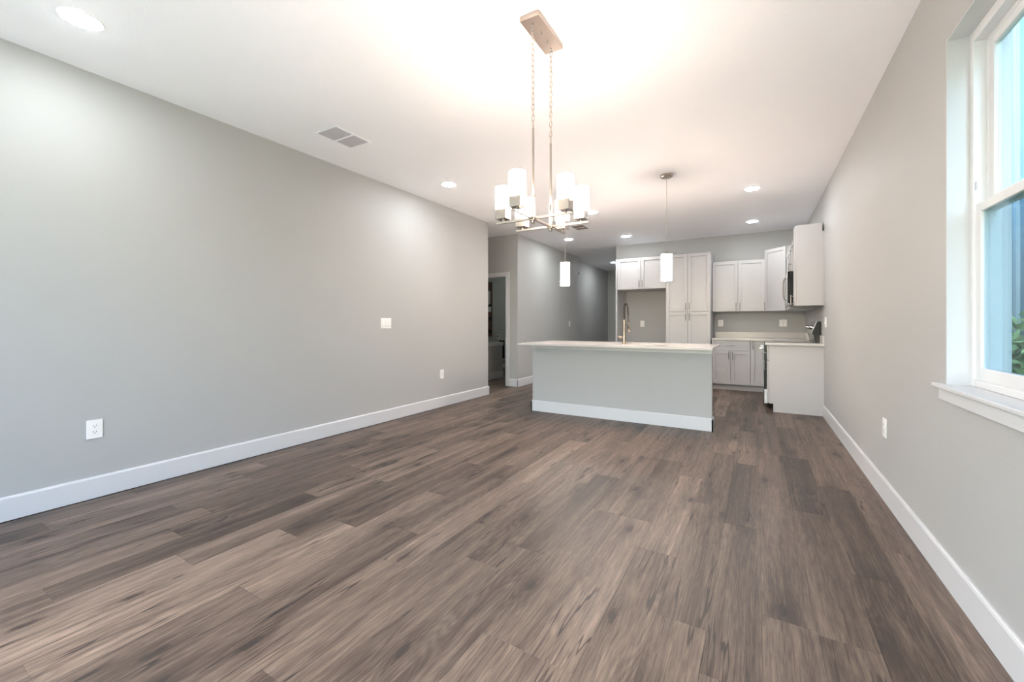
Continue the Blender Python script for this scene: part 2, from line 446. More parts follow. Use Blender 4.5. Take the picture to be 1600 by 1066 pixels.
rect_frame(fr, FX, FX + 0.085, -hy + 0.006, hy - 0.006, 0.008, wh - 0.006, 0.03, 0.03, 0.045)
rect_frame(fr, FX + 0.040, FX + 0.085, -hy + 0.034, hy - 0.034, 0.036, wh - 0.05, 0.018, 0.02, 0.02)
frame = obj('frame', fr, 'vinyl', win)
b = BM(); box(b, FX + 0.006, FX + 0.012, hy - 0.040, hy - 0.031, 0.86, 0.895, 0.001); obj('tilt_latch', b, 'louver', frame)
MZ = 1.665 - WZ0
up = BM(); rect_frame(up, FX + 0.044, FX + 0.070, -hy + 0.05, hy - 0.05, MZ - 0.02, wh - 0.062, 0.042, 0.04, 0.04)
ups = obj('upper_sash', up, 'vinyl', win)
b = BM(); box(b, FX + 0.055, FX + 0.060, -hy + 0.085, hy - 0.085, MZ + 0.01, wh - 0.095); obj('upper_pane', b, 'glass', ups)
lo = BM(); rect_frame(lo, FX + 0.010, FX + 0.038, -hy + 0.032, hy - 0.032, 0.036, MZ + 0.018, 0.046, 0.055, 0.04)
los = obj('lower_sash', lo, 'vinyl', win)
b = BM(); box(b, FX + 0.021, FX + 0.026, -hy + 0.075, hy - 0.075, 0.085, MZ - 0.018); obj('lower_pane', b, 'glass2', los)

# unseen patio door, added to let daylight in
d2 = thing('added_door_2', 'wide sliding glass patio door added behind the viewer to let in daylight', 'door', ((SX0 + SX1) / 2, Y_REAR - 0.08, 0)); d2['kind'] = 'structure'
sw = (SX1 - SX0) / 2
def frame_xz(bm, x0, x1, z0, z1, y0, y1, t):
    box(bm, x0, x0 + t, y0, y1, z0, z1, 0.003); box(bm, x1 - t, x1, y0, y1, z0, z1, 0.003)
    box(bm, x0 + t, x1 - t, y0, y1, z0, z0 + t, 0.003); box(bm, x0 + t, x1 - t, y0, y1, z1 - t, z1, 0.003)
b = BM(); frame_xz(b, -sw, sw, 0, SZ, -0.06, 0.06, 0.045); obj('frame', b, 'vinyl', d2)
for i in range(3):
    xa = -sw + 0.045 + i * (2 * sw - 0.09) / 3; xb = xa + (2 * sw - 0.09) / 3
    b = BM(); frame_xz(b, xa, xb, 0.045, SZ - 0.045, -0.02, 0.02, 0.06); pn = obj('panel', b, 'vinyl', d2)
    b = BM(); box(b, xa + 0.05, xb - 0.05, -0.004, 0.004, 0.095, SZ - 0.095); obj('pane', b, 'doorglass', pn)

# ------------------------------------------------------------------ outside
b = BM()
box(b, XR + 0.25, 14, -14, 24, -0.4, -0.2); box(b, -14, XR + 0.25, -14, -6.0, -0.4, -0.2); box(b, -14, -7.2, -6.0, 24, -0.4, -0.2)
tag(obj('lawn', b, 'grass'), 'green lawn outside the window', 'grass', kind='stuff')
b = BM(); box(b, -7.2, XR + 0.25, -6.0, Y_REAR - 0.2, -0.4, -0.12)  # added slab out of view, bounces sunlight up through the glass door
tag(obj('patio', b, 'concrete'), 'pale concrete patio added outside the unseen glass door to bounce sunlight in', 'patio', kind='structure')
nb = thing('added_neighbour_house', 'pale blue house with vertical battens added outside the window and shading it', 'house', (2.75, 9.0, -0.2))
b = BM(); box(b, 0, 3.0, -10.0, 9, 0, 7.6); obj('wall', b, 'siding', nb)  # added house; length and height shaped to shade the window
for i in range(34):
    yy = -9.95 + i * 0.56
    b = BM(); box(b, -0.035, 0, yy, yy + (0.20 if i % 4 == 0 else 0.07), 0, 7.4); obj('batten', b, 'batten', nb)
b = BM(); box(b, -0.03, 0, -10.0, 9, 2.9, 3.1); obj('belt_board', b, 'batten', nb)
b = BM(); prism(b, [(-0.4, 7.6), (3.4, 7.6), (1.5, 8.8)], 'y', -10.4, 9.4); obj('roof', b, 'roofm', nb)

def shrub(loc, r, h, label):
    t = thing('garden_shrub', label, 'shrub', loc)
    rr = random.Random(5)
    b = BM(); tube(b, [(0, 0, 0), (0.02, 0, h * 0.35), (0, 0.02, h * 0.7)], [0.03, 0.025, 0.012], 8); obj('stem', b, 'brown', t)
    b = BM()
    for i in range(1500):
        u, v = rr.uniform(-1, 1), rr.uniform(0, 2 * PI); s = rr.random() ** 0.4
        q = math.sqrt(1 - u * u)
        c = Vector((q * math.cos(v) * r * s, q * math.sin(v) * r * s, h * 0.55 + u * h * 0.45 * s))
        d = Vector((rr.gauss(0, 1), rr.gauss(0, 1), rr.gauss(0, 1))).normalized() * 0.06
        e = d.cross(Vector((rr.gauss(0, 1), rr.gauss(0, 1), rr.gauss(0, 1)))).normalized() * 0.025
        vs = [b.verts.new(c - d), b.verts.new(c + e), b.verts.new(c + d), b.verts.new(c - e)]
        b.faces.new(vs)
    tag(obj('foliage', b, 'leaf', t), kind='stuff')
shrub((2.1, 5.35, -0.198), 0.40, 1.5, 'leafy green shrub outside the window')

# ------------------------------------------------------------------ cabinets (local frame: front faces -Y, back at y = 0)
def shaker(bm, x0, x1, z0, z1, yf, th=0.02, rail=0.057, rec=0.013):
    """door slab with recessed panel; outer face at yf, thickness towards +y"""
    e = 0.0018
    box(bm, x0, x0 + rail, yf, yf + th, z0, z1, e); box(bm, x1 - rail, x1, yf, yf + th, z0, z1, e)
    box(bm, x0 + rail, x1 - rail, yf, yf + th, z0, z0 + rail, e); box(bm, x0 + rail, x1 - rail, yf, yf + th, z1 - rail, z1, e)
    box(bm, x0 + rail - 0.003, x1 - rail + 0.003, yf + rec, yf + th - 0.002, z0 + rail - 0.003, z1 - rail + 0.003)
def pull_v(parent, x, z, yf, ln=0.135):
    b = BM(); r = 0.006
    tube(b, [(x, yf - 0.03, z - ln / 2), (x, yf - 0.03, z + ln / 2)], r, 10)
    for s in (-1, 1): tube(b, [(x, yf + 0.001, z + s * ln * 0.36), (x, yf - 0.03, z + s * ln * 0.36)], 0.0045, 8)
    obj('handle', b, 'pull', parent, True)
def pull_h(parent, x, z, yf, ln=0.135):
    b = BM(); tube(b, [(x - ln / 2, yf - 0.03, z), (x + ln / 2, yf - 0.03, z)], 0.006, 10)
    for s in (-1, 1): tube(b, [(x + s * ln * 0.36, yf + 0.001, z), (x + s * ln * 0.36, yf - 0.03, z)], 0.0045, 8)
    obj('handle', b, 'pull', parent, True)
def body(parent, w_, d_, z0, z1, toe=False):
    b = BM()
    if toe:
        box(b, 0, w_, -d_, 0, 0.105, z1, 0.0015); obj('body', b, 'cab', parent)
        b = BM(); box(b, 0.0, w_, -d_ + 0.075, -0.002, 0.0, 0.104); obj('toe_kick', b, 'cab', parent)
    else:
        box(b, 0, w_, -d_, 0, z0, z1, 0.0015); obj('body', b, 'cab', parent)
G = 0.0028
def door(parent, x0, x1, z0, z1, yf, hx=None, hz=None):
    b = BM(); shaker(b, x0 + G, x1 - G, z0 + G, z1 - G, yf); d = obj('door', b, 'cab', parent)
    if hx is not None: pull_v(d, hx, hz, yf)
    return d

WX, EPS = XR - 0.001, 0.001
YB = Y_BACK - 0.001
# pantry
DP = 0.61
t = thing('pantry_cabinet', 'tall white pantry cabinet with four shaker doors between refrigerator space and counter', 'cabinet', (-1.472, YB, 0))
pw = 0.762; body(t, pw, DP, 0, 2.465, True)
yf = -DP - 0.021
for s in (0, 1):
    x0, x1 = s * pw / 2, (s + 1) * pw / 2
    hx = x1 - 0.03 if s == 0 else x0 + 0.03
    door(t, x0, x1, 1.399, 2.463, yf, hx, 1.49); door(t, x0, x1, 0.11, 1.395, yf, hx, 1.30)
# cabinet over the refrigerator space with its tall side panel
t = thing('refrigerator_cabinet', 'white two door cabinet over the empty refrigerator space with tall side panel', 'cabinet', (-2.415, YB, 0))
fw_ = 0.94; b = BM(); box(b, 0.02, fw_, -DP, 0, 1.845, 2.46, 0.0015); obj('body', b, 'cab', t)
b = BM(); box(b, -0.012, 0.019, -DP - 0.021, 0, 0, 2.46, 0.002); obj('side_panel', b, 'cab', t)
for s in (0, 1):
    x0 = 0.02 + s * (fw_ - 0.02) / 2; x1 = x0 + (fw_ - 0.02) / 2
    door(t, x0, x1, 1.85, 2.458, yf, x1 - 0.03 if s == 0 else x0 + 0.03, 1.95)
# upper cabinet on the back wall
UD = 0.305
t = thing('wall_cabinet', 'white two door upper cabinet on the back wall beside the pantry', 'cabinet', (-0.704, YB, 0), 0, 'upper cabinets')
uw = 0.832; body(t, uw, UD, 1.392, 2.312)
for s in (0, 1):
    x0, x1 = s * uw / 2, (s + 1) * uw / 2
    door(t, x0, x1, 1.394, 2.31, -UD - 0.021, x1 - 0.03 if s == 0 else x0 + 0.03, 1.48)
# diagonal corner upper
t = thing('corner_wall_cabinet', 'taller white diagonal upper cabinet in the kitchen corner', 'cabinet', (WX, YB, 0), 0, 'upper cabinets')
cs = 0.603
b = BM(); prism(b, [(0, 0), (-cs, 0), (-cs, -UD), (-UD, -cs), (0, -cs)], 'z', 1.392, 2.462); obj('body', b, 'cab', t)
p0, p1 = Vector((-cs, -UD)), Vector((-UD, -cs)); dl = (p1 - p0).length
b = BM(); shaker(b, 0.002, dl - 0.002, 1.394, 2.46, -0.021)
d = obj('door', b, 'cab', t); d.location = (p0.x, p0.y, 0); d.rotation_euler = (0, 0, math.atan2(p1.y - p0.y, p1.x - p0.x))
pull_v(d, 0.032, 1.48, -0.021)
# base cabinet on the back wall
t = thing('base_cabinet', 'white base cabinet with one drawer over two doors on the back wall', 'cabinet', (-0.690, YB, 0), 0, 'base cabinets')
bw = 0.60; body(t, bw, DP - 0.005, 0, 0.884, True)
b = BM(); shaker(b, G, bw - G, 0.706, 0.876, yf + 0.005, 0.02, 0.035); d = obj('drawer', b, 'cab', t); pull_h(d, bw / 2, 0.79, yf + 0.005)
for s in (0, 1):
    x0, x1 = s * bw / 2, (s + 1) * bw / 2
    door(t, x0, x1, 0.11, 0.702, yf + 0.005, x1 - 0.03 if s == 0 else x0 + 0.03, 0.62)
# corner base cabinet with one narrow door
t = thing('corner_base_cabinet', 'white corner base cabinet with one tall narrow door next to the range', 'cabinet', (-0.089, YB, 0), 0, 'base cabinets')
cw = WX + 0.089; body(t, cw, DP - 0.005, 0, 0.884, True)
door(t, 0, 0.205, 0.11, 0.876, yf + 0.005, 0.035, 0.80)
# right run: local x points towards the camera, rotated so the fronts face -X
RZ = -PI / 2
RY_N, RY_R0, RY_R1 = 6.52, 6.76, 7.52           # near end, range near and far sides
RD = WX - 0.145
t = thing('base_cabinet', 'narrow white base cabinet with plain end panel nearest the viewer beside the range', 'cabinet', (WX, RY_R0 - EPS, 0), RZ, 'base cabinets')
rw = RY_R0 - RY_N - 0.001
b = BM(); box(b, 0, rw - 0.019, -RD, 0, 0.105, 0.884, 0.0015); obj('body', b, 'cab', t)
b = BM(); box(b, 0, rw - 0.019, -RD + 0.055, -0.002, 0, 0.104); obj('toe_kick', b, 'dark', t)
b = BM(); prism(b, [(-RD, 0.108), (-RD + 0.047, 0.108), (-RD + 0.047, 0), (0, 0), (0, 0.884), (-RD, 0.884)], 'x', rw - 0.018, rw); obj('end_panel', b, 'cab', t)
b = BM(); box(b, rw, rw + 0.006, -RD + 0.05, 0, 0, 0.012, 0.002); obj('shoe_strip', b, 'cab', t)
b = BM(); shaker(b, G, rw - G, 0.682, 0.876, -RD - 0.021, 0.02, 0.035); d = obj('drawer', b, 'cab', t); pull_h(d, rw / 2, 0.78, -RD - 0.021, 0.11)
door(t, 0, rw, 0.11, 0.678, -RD - 0.021, 0.035, 0.60)
t = thing('base_cabinet', 'white base cabinet between the range and the kitchen corner', 'cabinet', (WX, 8.218, 0), RZ, 'base cabinets')
mw = 8.218 - RY_R1 - 0.002; body(t, mw, RD, 0, 0.884, True)
b = BM(); shaker(b, 0.03, mw - G, 0.706, 0.876, -RD - 0.021, 0.02, 0.035); d = obj('drawer', b, 'cab', t); pull_h(d, mw / 2, 0.79, -RD - 0.021)
door(t, 0.03, mw, 0.11, 0.702, -RD - 0.021, 0.07, 0.62)
# uppers over the right run
RU = WX - 0.449
t = thing('end_wall_cabinet', 'tall white upper cabinet with plain side panel nearest the viewer', 'cabinet', (WX, RY_R0 - EPS, 0), RZ, 'upper cabinets')
b = BM(); box(b, 0, rw, -RU, -0.018, 1.404, 2.446, 0.0015); obj('body', b, 'cab', t)
b = BM(); box(b, rw - 0.02, rw + 0.004, -0.0175, 0, 1.404, 2.345, 0.0015); obj('scribe_strip', b, 'cab', t)
door(t, 0, rw, 1.406, 2.444, -RU - 0.021, 0.035, 1.49)
t = thing('microwave_cabinet', 'short white two door cabinet above the microwave', 'cabinet', (WX, RY_R1 - EPS, 0), RZ, 'upper cabinets')
cw2 = RY_R1 - RY_R0 - 0.002; body(t, cw2, RU, 1.885, 2.312)
for s in (0, 1):
    x0, x1 = s * cw2 / 2, (s + 1) * cw2 / 2
    door(t, x0, x1, 1.887, 2.31, -RU - 0.021, x1 - 0.03 if s == 0 else x0 + 0.03, 1.97)
t = thing('wall_cabinet', 'white upper cabinet between the microwave and the diagonal corner cabinet', 'cabinet', (WX, 8.24, 0), RZ, 'upper cabinets')
aw = 8.24 - RY_R1 - 0.002; body(t, aw, RU, 1.392, 2.312)
for s in (0, 1):
    x0, x1 = s * aw / 2, (s + 1) * aw / 2
    door(t, x0, x1, 1.394, 2.31, -RU - 0.021, x1 - 0.03 if s == 0 else x0 + 0.03, 1.48)

# worktops
b = BM(); prism(b, [(-0.690, YB), (WX, YB), (WX, RY_R1 + 0.002), (0.10, RY_R1 + 0.002), (0.10, 8.195), (-0.690, 8.195)], 'z', 0.885, 0.915)
wt = tag(obj('worktop', b, 'quartz'), 'pale quartz worktop running into the kitchen corner behind the range', 'worktop', 'kitchen worktops')
b = BM(); box(b, -0.690, WX - 0.021, YB - 0.02, YB, 0.9155, 1.02, 0.002); obj('backsplash', b, 'quartz', wt)
b = BM(); box(b, WX - 0.02, WX, RY_R1 + 0.002, YB, 0.9155, 1.02, 0.002); obj('backsplash', b, 'quartz', wt)
b = BM(); box(b, 0.10, WX, RY_N - 0.03, RY_R0 - 0.002, 0.885, 0.915, 0.003)
wt = tag(obj('worktop', b, 'quartz'), 'short pale quartz worktop on the narrow cabinet nearest the viewer', 'worktop', 'kitchen worktops')
b = BM(); box(b, WX - 0.02, WX, RY_N - 0.03, RY_R0 - 0.002, 0.9155, 1.02, 0.002); obj('backsplash', b, 'quartz', wt)

# range
t = thing('kitchen_range', 'stainless steel and black range with slanted control panel', 'range', (WX - 0.002, RY_R1 - 0.004, 0), RZ)
gw = RY_R1 - RY_R0 - 0.010; gd = WX - 0.002 - 0.135
b = BM(); box(b, 0, gw, -gd, -0.03, 0.06, 0.905, 0.003); obj('body', b, 'black', t)
for x in (0.05, gw - 0.05):
    for y in (-gd + 0.05, -0.08):
        b = BM(); lathe(b, [(0.016, 0), (0.016, 0.061)], 12, x, y); obj('foot', b, 'black', t, True)
b = BM(); box(b, -0.001, gw + 0.001, -gd - 0.045, -0.03, 0.9055, 0.918, 0.003); ct = obj('cooktop', b, 'blackgl', t)
for (x, y, r) in ((0.19, -0.43, 0.10), (0.56, -0.43, 0.085), (0.19, -0.18, 0.08), (0.56, -0.18, 0.10)):
    b = BM(); tube(b, [(x + r * math.cos(a * PI / 16), y + r * math.sin(a * PI / 16), 0.9185) for a in range(32)], 0.0012, 4, True); obj('burner_ring', b, 'grey', ct)
b = BM(); box(b, 0.002, gw - 0.002, -gd - 0.045, -gd - 0.001, 0.27, 0.895, 0.004); od = obj('oven_door', b, 'black', t)
b = BM(); box(b, 0.004, gw - 0.004, -gd - 0.0475, -gd - 0.0455, 0.275, 0.89, 0.0005); obj('door_face', b, 'steel', od)
b = BM(); box(b, 0.12, gw - 0.12, -gd - 0.0495, -gd - 0.048, 0.38, 0.74, 0.0005); obj('oven_window', b, 'blackgl', od)
b = BM(); yh = -gd - 0.085
tube(b, [(0.03, yh, 0.83), (gw - 0.03, yh, 0.83)], 0.013, 14)
for x in (0.04, gw - 0.04): box(b, x - 0.012, x + 0.012, yh, -gd - 0.046, 0.82, 0.842, 0.003)
obj('handle', b, 'chrome', od, True)
b = BM(); box(b, 0.002, gw - 0.002, -gd - 0.043, -gd - 0.001, 0.065, 0.262, 0.004); obj('storage_drawer', b, 'steel', t)
# backguard with slanted face
b = BM(); prism(b, [(0.0, 0.918), (0.0, 1.20), (-0.045, 1.20), (-0.105, 1.04), (-0.085, 1.03), (-0.06, 0.918)], 'x', 0.012, gw - 0.012)
for v in b.verts: pass
bg = obj('backguard', b, 'black', t)
b = BM(); prism(b, [(-0.0415, 1.205), (-0.049, 1.203), (-0.1095, 1.038), (-0.1055, 1.038)], 'x', 0.01, gw - 0.01)
cp = obj('control_panel', b, 'steel', t)
for i, x in enumerate((0.10, 0.18, gw - 0.18, gw - 0.10)):
    b = BM(); c = Vector((x, -0.0795, 1.12)); n_ = Vector((0, -0.94, 0.34))
    tube(b, [c, c + n_ * 0.012, c + n_ * 0.035], [0.024, 0.024, 0.019], 16); obj('knob', b, 'chrome', cp, True)
b = BM(); prism(b, [(-0.0710, 1.150), (-0.0725, 1.150), (-0.0955, 1.085), (-0.0935, 1.085)], 'x', 0.27, gw - 0.27); obj('display', b, 'blackgl', cp)

# over-the-range microwave
t = thing('microwave_oven', 'black and stainless microwave mounted above the range', 'microwave', (WX - 0.001, RY_R1 - 0.004, 1.432), RZ)
md = WX - 0.001 - 0.385
b = BM(); box(b, 0, gw, -md, 0, 0, 0.45, 0.003); obj('body', b, 'black', t)
b = BM(); box(b, 0.002, gw * 0.76, -md - 0.022, -md - 0.001, 0.02, 0.448, 0.003); md_ = obj('door', b, 'steel', t)
b = BM(); box(b, 0.06, gw * 0.66, -md - 0.0235, -md - 0.0225, 0.09, 0.38, 0.0004); obj('window_glass', b, 'blackgl', md_)
b = BM(); hx_ = gw * 0.72
tube(b, [(hx_, -md - 0.022, 0.06), (hx_, -md - 0.052, 0.085), (hx_, -md - 0.062, 0.14), (hx_, -md - 0.064, 0.22), (hx_, -md - 0.062, 0.30), (hx_, -md - 0.052, 0.355), (hx_, -md - 0.022, 0.38)], 0.010, 12)
obj('handle', b, 'pull', md_, True)
b = BM(); box(b, gw * 0.765, gw - 0.002, -md - 0.020, -md - 0.001, 0.02, 0.448, 0.003); k = obj('control_panel', b, 'blackgl', t)
b = BM()
for r_ in range(5):
    for c_ in range(3): box(b, gw * 0.79 + c_ * 0.045, gw * 0.79 + c_ * 0.045 + 0.03, -md - 0.0212, -md - 0.0195, 0.06 + r_ * 0.05, 0.09 + r_ * 0.05)
obj('keypad', b, 'grey', k)
b = BM(); box(b, 0.002, gw - 0.002, -md - 0.015, -md - 0.001, 0.0, 0.017, 0.002); obj('vent_grille', b, 'steel', t)

# ------------------------------------------------------------------ island
IX0, IX1, IY0 = -2.608, -0.418, 4.989
t = thing('kitchen_island', 'long kitchen island with grey painted front and white baseboard', 'island', ((IX0 + IX1) / 2, IY0, 0))
ox, oy = (IX0 + IX1) / 2, IY0
hw_ = (IX1 - IX0) / 2
b = BM(); box(b, -hw_, hw_, 0, 0.11, 0, 0.8925); obj('knee_wall', b, 'wall', t)
b = BM()
base_run(b, (-hw_ - BD, 0), (hw_ + BD, 0), (0, -1)); base_run(b, (hw_, -BD), (hw_, 0.11), (1, 0)); base_run(b, (-hw_, -BD), (-hw_, 0.11), (-1, 0))
obj('baseboard', b, 'trim', t)
b = BM(); box(b, -hw_ - 0.012, hw_ + 0.004, -0.014, 0, 0.842, 0.8925, 0.002); obj('apron', b, 'trim', t)
b = BM(); box(b, -hw_ + 0.06, hw_ - 0.062, 0.112, 0.76, 0.105, 0.8925 - 0.24); box(b, -hw_ + 0.06, 0.02, 0.112, 0.76, 0.6525, 0.8925); box(b, 0.60, hw_ - 0.062, 0.112, 0.76, 0.6525, 0.8925); box(b, 0.02, 0.60, 0.74, 0.76, 0.6525, 0.8925)
cb = obj('body', b, 'cab', t)
b = BM(); box(b, -hw_ + 0.06, hw_ - 0.062, 0.112, 0.685, 0, 0.104); obj('toe_kick', b, 'cab', t)
# kitchen-side doors (face +y)
xs = [-hw_ + 0.06 + i * (2 * hw_ - 0.122) / 5 for i in range(6)]
for i in range(5):
    b = BM(); shaker(b, xs[i] + G, xs[i + 1] - G, 0.11, 0.885, -0.781)
    bmesh.ops.scale(b, vec=(1, -1, 1), verts=b.verts[:]); bmesh.ops.reverse_faces(b, faces=b.faces[:])
    obj('door', b, 'cab', t)
# slab with the cut-out for the sink
SXa, SXb, SYa, SYb = -1.465, -0.925, 5.315, 5.695
SX_0, SX_1, SY_0, SY_1 = -2.70, -0.391, 4.745, 5.805
b = BM()
oz0, oz1 = 0.893, 0.915
def ring_slab(bm, o, i, z0, z1):
    vs = {}
    for nm, (x0, x1, y0, y1) in (('o', o), ('i', i)):
        for zn, z in ((0, z0), (1, z1)):
            vs[nm, zn] = [bm.verts.new(c) for c in ((x0, y0, z), (x1, y0, z), (x1, y1, z), (x0, y1, z))]
    fs = []
    for a in range(4):
        c = (a + 1) % 4
        fs.append(bm.faces.new((vs['o', 1][a], vs['o', 1][c], vs['i', 1][c], vs['i', 1][a])))
        fs.append(bm.faces.new((vs['o', 0][c], vs['o', 0][a], vs['i', 0][a], vs['i', 0][c])))
        fs.append(bm.faces.new((vs['o', 0][a], vs['o', 0][c], vs['o', 1][c], vs['o', 1][a])))
        fs.append(bm.faces.new((vs['i', 0][c], vs['i', 0][a], vs['i', 1][a], vs['i', 1][c])))
    bmesh.ops.recalc_face_normals(bm, faces=fs)
ring_slab(b, (SX_0, SX_1, SY_0, SY_1), (SXa, SXb, SYa, SYb), oz0, oz1)
tag(obj('island_worktop', b, 'quartz'), 'long pale quartz top overhanging the kitchen island', 'worktop', 'kitchen worktops')
# sink basin under the slab
b = BM(); x0, x1, y0, y1 = SXa - 0.008, SXb + 0.008, SYa - 0.008, SYb + 0.008
def hollow(bm, x0, x1, y0, y1, z0, z1, t_):
    box(bm, x0, x1, y0, y1, z0, z0 + t_); box(bm, x0, x0 + t_, y0, y1, z0 + t_, z1); box(bm, x1 - t_, x1, y0, y1, z0 + t_, z1)
    box(bm, x0 + t_, x1 - t_, y0, y0 + t_, z0 + t_, z1); box(bm, x0 + t_, x1 - t_, y1 - t_, y1, z0 + t_, z1)
cx_, cy_ = (x0 + x1) / 2, (y0 + y1) / 2
sk = thing('sink', 'stainless undermount sink set in the island top', 'sink', (cx_, cy_, 0.66))
hollow(b, x0 - cx_, x1 - cx_, y0 - cy_, y1 - cy_, 0, 0.2325, 0.004); obj('basin', b, 'steel', sk)
b = BM(); lathe(b, [(0.045, 0.004), (0.045, 0.008), (0.03, 0.009), (0.012, 0.007)], 24); obj('drain', b, 'chrome', sk, True)

# pull-down spring faucet
FXc, FYc = -1.434, 5.225
t = thing('spring_faucet', 'tall spring pull-down faucet on the island top', 'faucet', (FXc, FYc, 0.915), -0.16)
b = BM(); lathe(b, [(0.030, 0), (0.030, 0.006), (0.022, 0.012), (0.022, 0.17), (0.017, 0.185), (0.017, 0.30), (0.012, 0.305)], 24); obj('column', b, 'brass', t, True)
arc = [(0, 0, 0.30), (0, 0, 0.40), (0, 0.005, 0.455), (0, 0.022, 0.490), (0, 0.050, 0.505), (0, 0.080, 0.490), (0, 0.100, 0.455), (0, 0.112, 0.40), (0, 0.122, 0.32), (0, 0.130, 0.265)]
def smooth_path(pts, n=8):
    pts = [Vector(p) for p in pts]; out = []
    for i in range(len(pts) - 1):
        p0, p1, p2, p3 = pts[max(i - 1, 0)], pts[i], pts[i + 1], pts[min(i + 2, len(pts) - 1)]
        for k_ in range(n):
            s = k_ / n
            out.append(0.5 * ((2 * p1) + (-p0 + p2) * s + (2 * p0 - 5 * p1 + 4 * p2 - p3) * s * s + (-p0 + 3 * p1 - 3 * p2 + p3) * s ** 3))
    out.append(pts[-1]); return out
path = smooth_path(arc, 8)
b = BM(); tube(b, path, 0.0065, 10); obj('hose', b, 'slot', t, True)
b = BM(); hel = []
L_ = [0.0]
for a, c in zip(path, path[1:]): L_.append(L_[-1] + (c - a).length)
turns = 34; N_ = turns * 10
for q in range(N_ + 1):
    s = L_[-1] * 0.80 * q / N_
    i = max(j_ for j_ in range(len(L_)) if L_[j_] <= s + 1e-9); i = min(i, len(path) - 2)
    f_ = (s - L_[i]) / max(1e-6, L_[i + 1] - L_[i]); p_ = path[i].lerp(path[i + 1], f_); tg = (path[i + 1] - path[i]).normalized()
    n1 = Vector((1, 0, 0)); n2 = tg.cross(n1)
    an = 2 * PI * turns * q / N_
    hel.append(p_ + 0.0115 * (math.cos(an) * n1 + math.sin(an) * n2))
tube(b, hel, 0.0026, 6); obj('spring', b, 'gunmetal', t, True)
b = BM(); tube(b, [(0, 0.129, 0.27), (0, 0.133, 0.235), (0, 0.136, 0.20), (0, 0.138, 0.165), (0, 0.139, 0.155)], [0.012, 0.016, 0.016, 0.021, 0.019], 18); sh = obj('spray_head', b, 'brass', t, True)
b = BM(); box(b, -0.007, 0.007, 0.112, 0.122, 0.19, 0.225, 0.003); obj('spray_button', b, 'black', sh)
b = BM(); tube(b, [(0, 0.015, 0.245), (0, 0.07, 0.245), (0, 0.118, 0.243)], 0.006, 10); obj('dock_arm', b, 'brass', t, True)
b = BM(); tube(b, [(-0.018, 0, 0.085), (-0.045, 0, 0.085)], 0.016, 16); tube(b, [(-0.045, 0, 0.085), (-0.06, 0, 0.085), (-0.085, -0.005, 0.10)], [0.017, 0.012, 0.006], 14); obj('lever', b, 'brass', t, True)

# ------------------------------------------------------------------ chandelier
CX, CY1, CY2, CZ = -1.06, 2.033, 2.259, 1.745
CYm = (CY1 + CY2) / 2; hs = (CY2 - CY1) / 2
t = thing('chandelier', 'six light brushed nickel chandelier with opal glass cylinders on twin chains', 'chandelier', (CX, CYm, CZ))
zt = H - CZ
b = BM(); box(b, -0.058, 0.058, -0.163, 0.163, zt - 0.028, zt - 0.0005, 0.003); cn = obj('canopy', b, 'satin', t)
for y in (-0.035, 0.045):
    b = BM(); lathe(b, [(0.003, zt - 0.045), (0.0055, zt - 0.042), (0.0055, zt - 0.028)], 12, 0.012, y); obj('screw', b, 'chrome', cn, True)
def chain(y0, y1, z0, z1):
    bm = BM(); n_ = int(round((z0 - z1) / 0.030)); st = (z0 - z1) / n_
    for i in range(n_):
        zc = z0 - (i + 0.5) * st; yc = y0 + (y1 - y0) * (i + 0.5) / n_
        h_, w2 = st * 0.5 + 0.0035, 0.0072; pts = []
        for k_ in range(16):
            a = 2 * PI * k_ / 16
            u = w2 * math.cos(a); v = (h_ - w2) * (1 if math.sin(a) > 0 else -1) * (1 if abs(math.sin(a)) > 1e-6 else 0) + w2 * math.sin(a)
            pts.append((u, yc, zc + v) if i % 2 == 0 else (0, yc + u, zc + v))
        tube(bm, pts, 0.0021, 6, True)
    return bm
for sgn in (-1, 1):
    yr = sgn * hs; yt = sgn * 0.118
    b = BM(); tube(b, [(0, yt + 0.014 * math.cos(a * PI / 8) * 0.7, zt - 0.042 + 0.014 * math.sin(a * PI / 8)) for a in range(16)], 0.0028, 8, True); obj('canopy_loop', b, 'chrome', t, True)
    obj('chain', chain(yt, yr, zt - 0.052, 2.252 - CZ), 'satin', t, True)
    b = BM(); tube(b, [(0, yr, 0.0), (0, yr, 2.243 - CZ)], 0.0062, 12); rod = obj('stem', b, 'satin', t, True)
    b = BM(); lathe(b, [(0.0105, 0.012), (0.0105, 0.125), (0.0085, 0.13)], 16, 0, yr); obj('sleeve', b, 'nickel', rod, True)
    b = BM(); box(b, -0.017, 0.017, yr - 0.017, yr + 0.017, -0.012, 0.014, 0.003); lathe(b, [(0.010, -0.026), (0.012, -0.022), (0.012, -0.012)], 16, 0, yr); obj('hub', b, 'nickel', t, True)
    b = BM(); box(b, -0.238, 0.238, yr - 0.006, yr + 0.006, -0.006, 0.007, 0.0015); obj('cross_bar', b, 'nickel', t)
b = BM(); box(b, -0.006, 0.006, -0.322, 0.322, -0.007, 0.006, 0.0015); obj('main_bar', b, 'nickel', t)
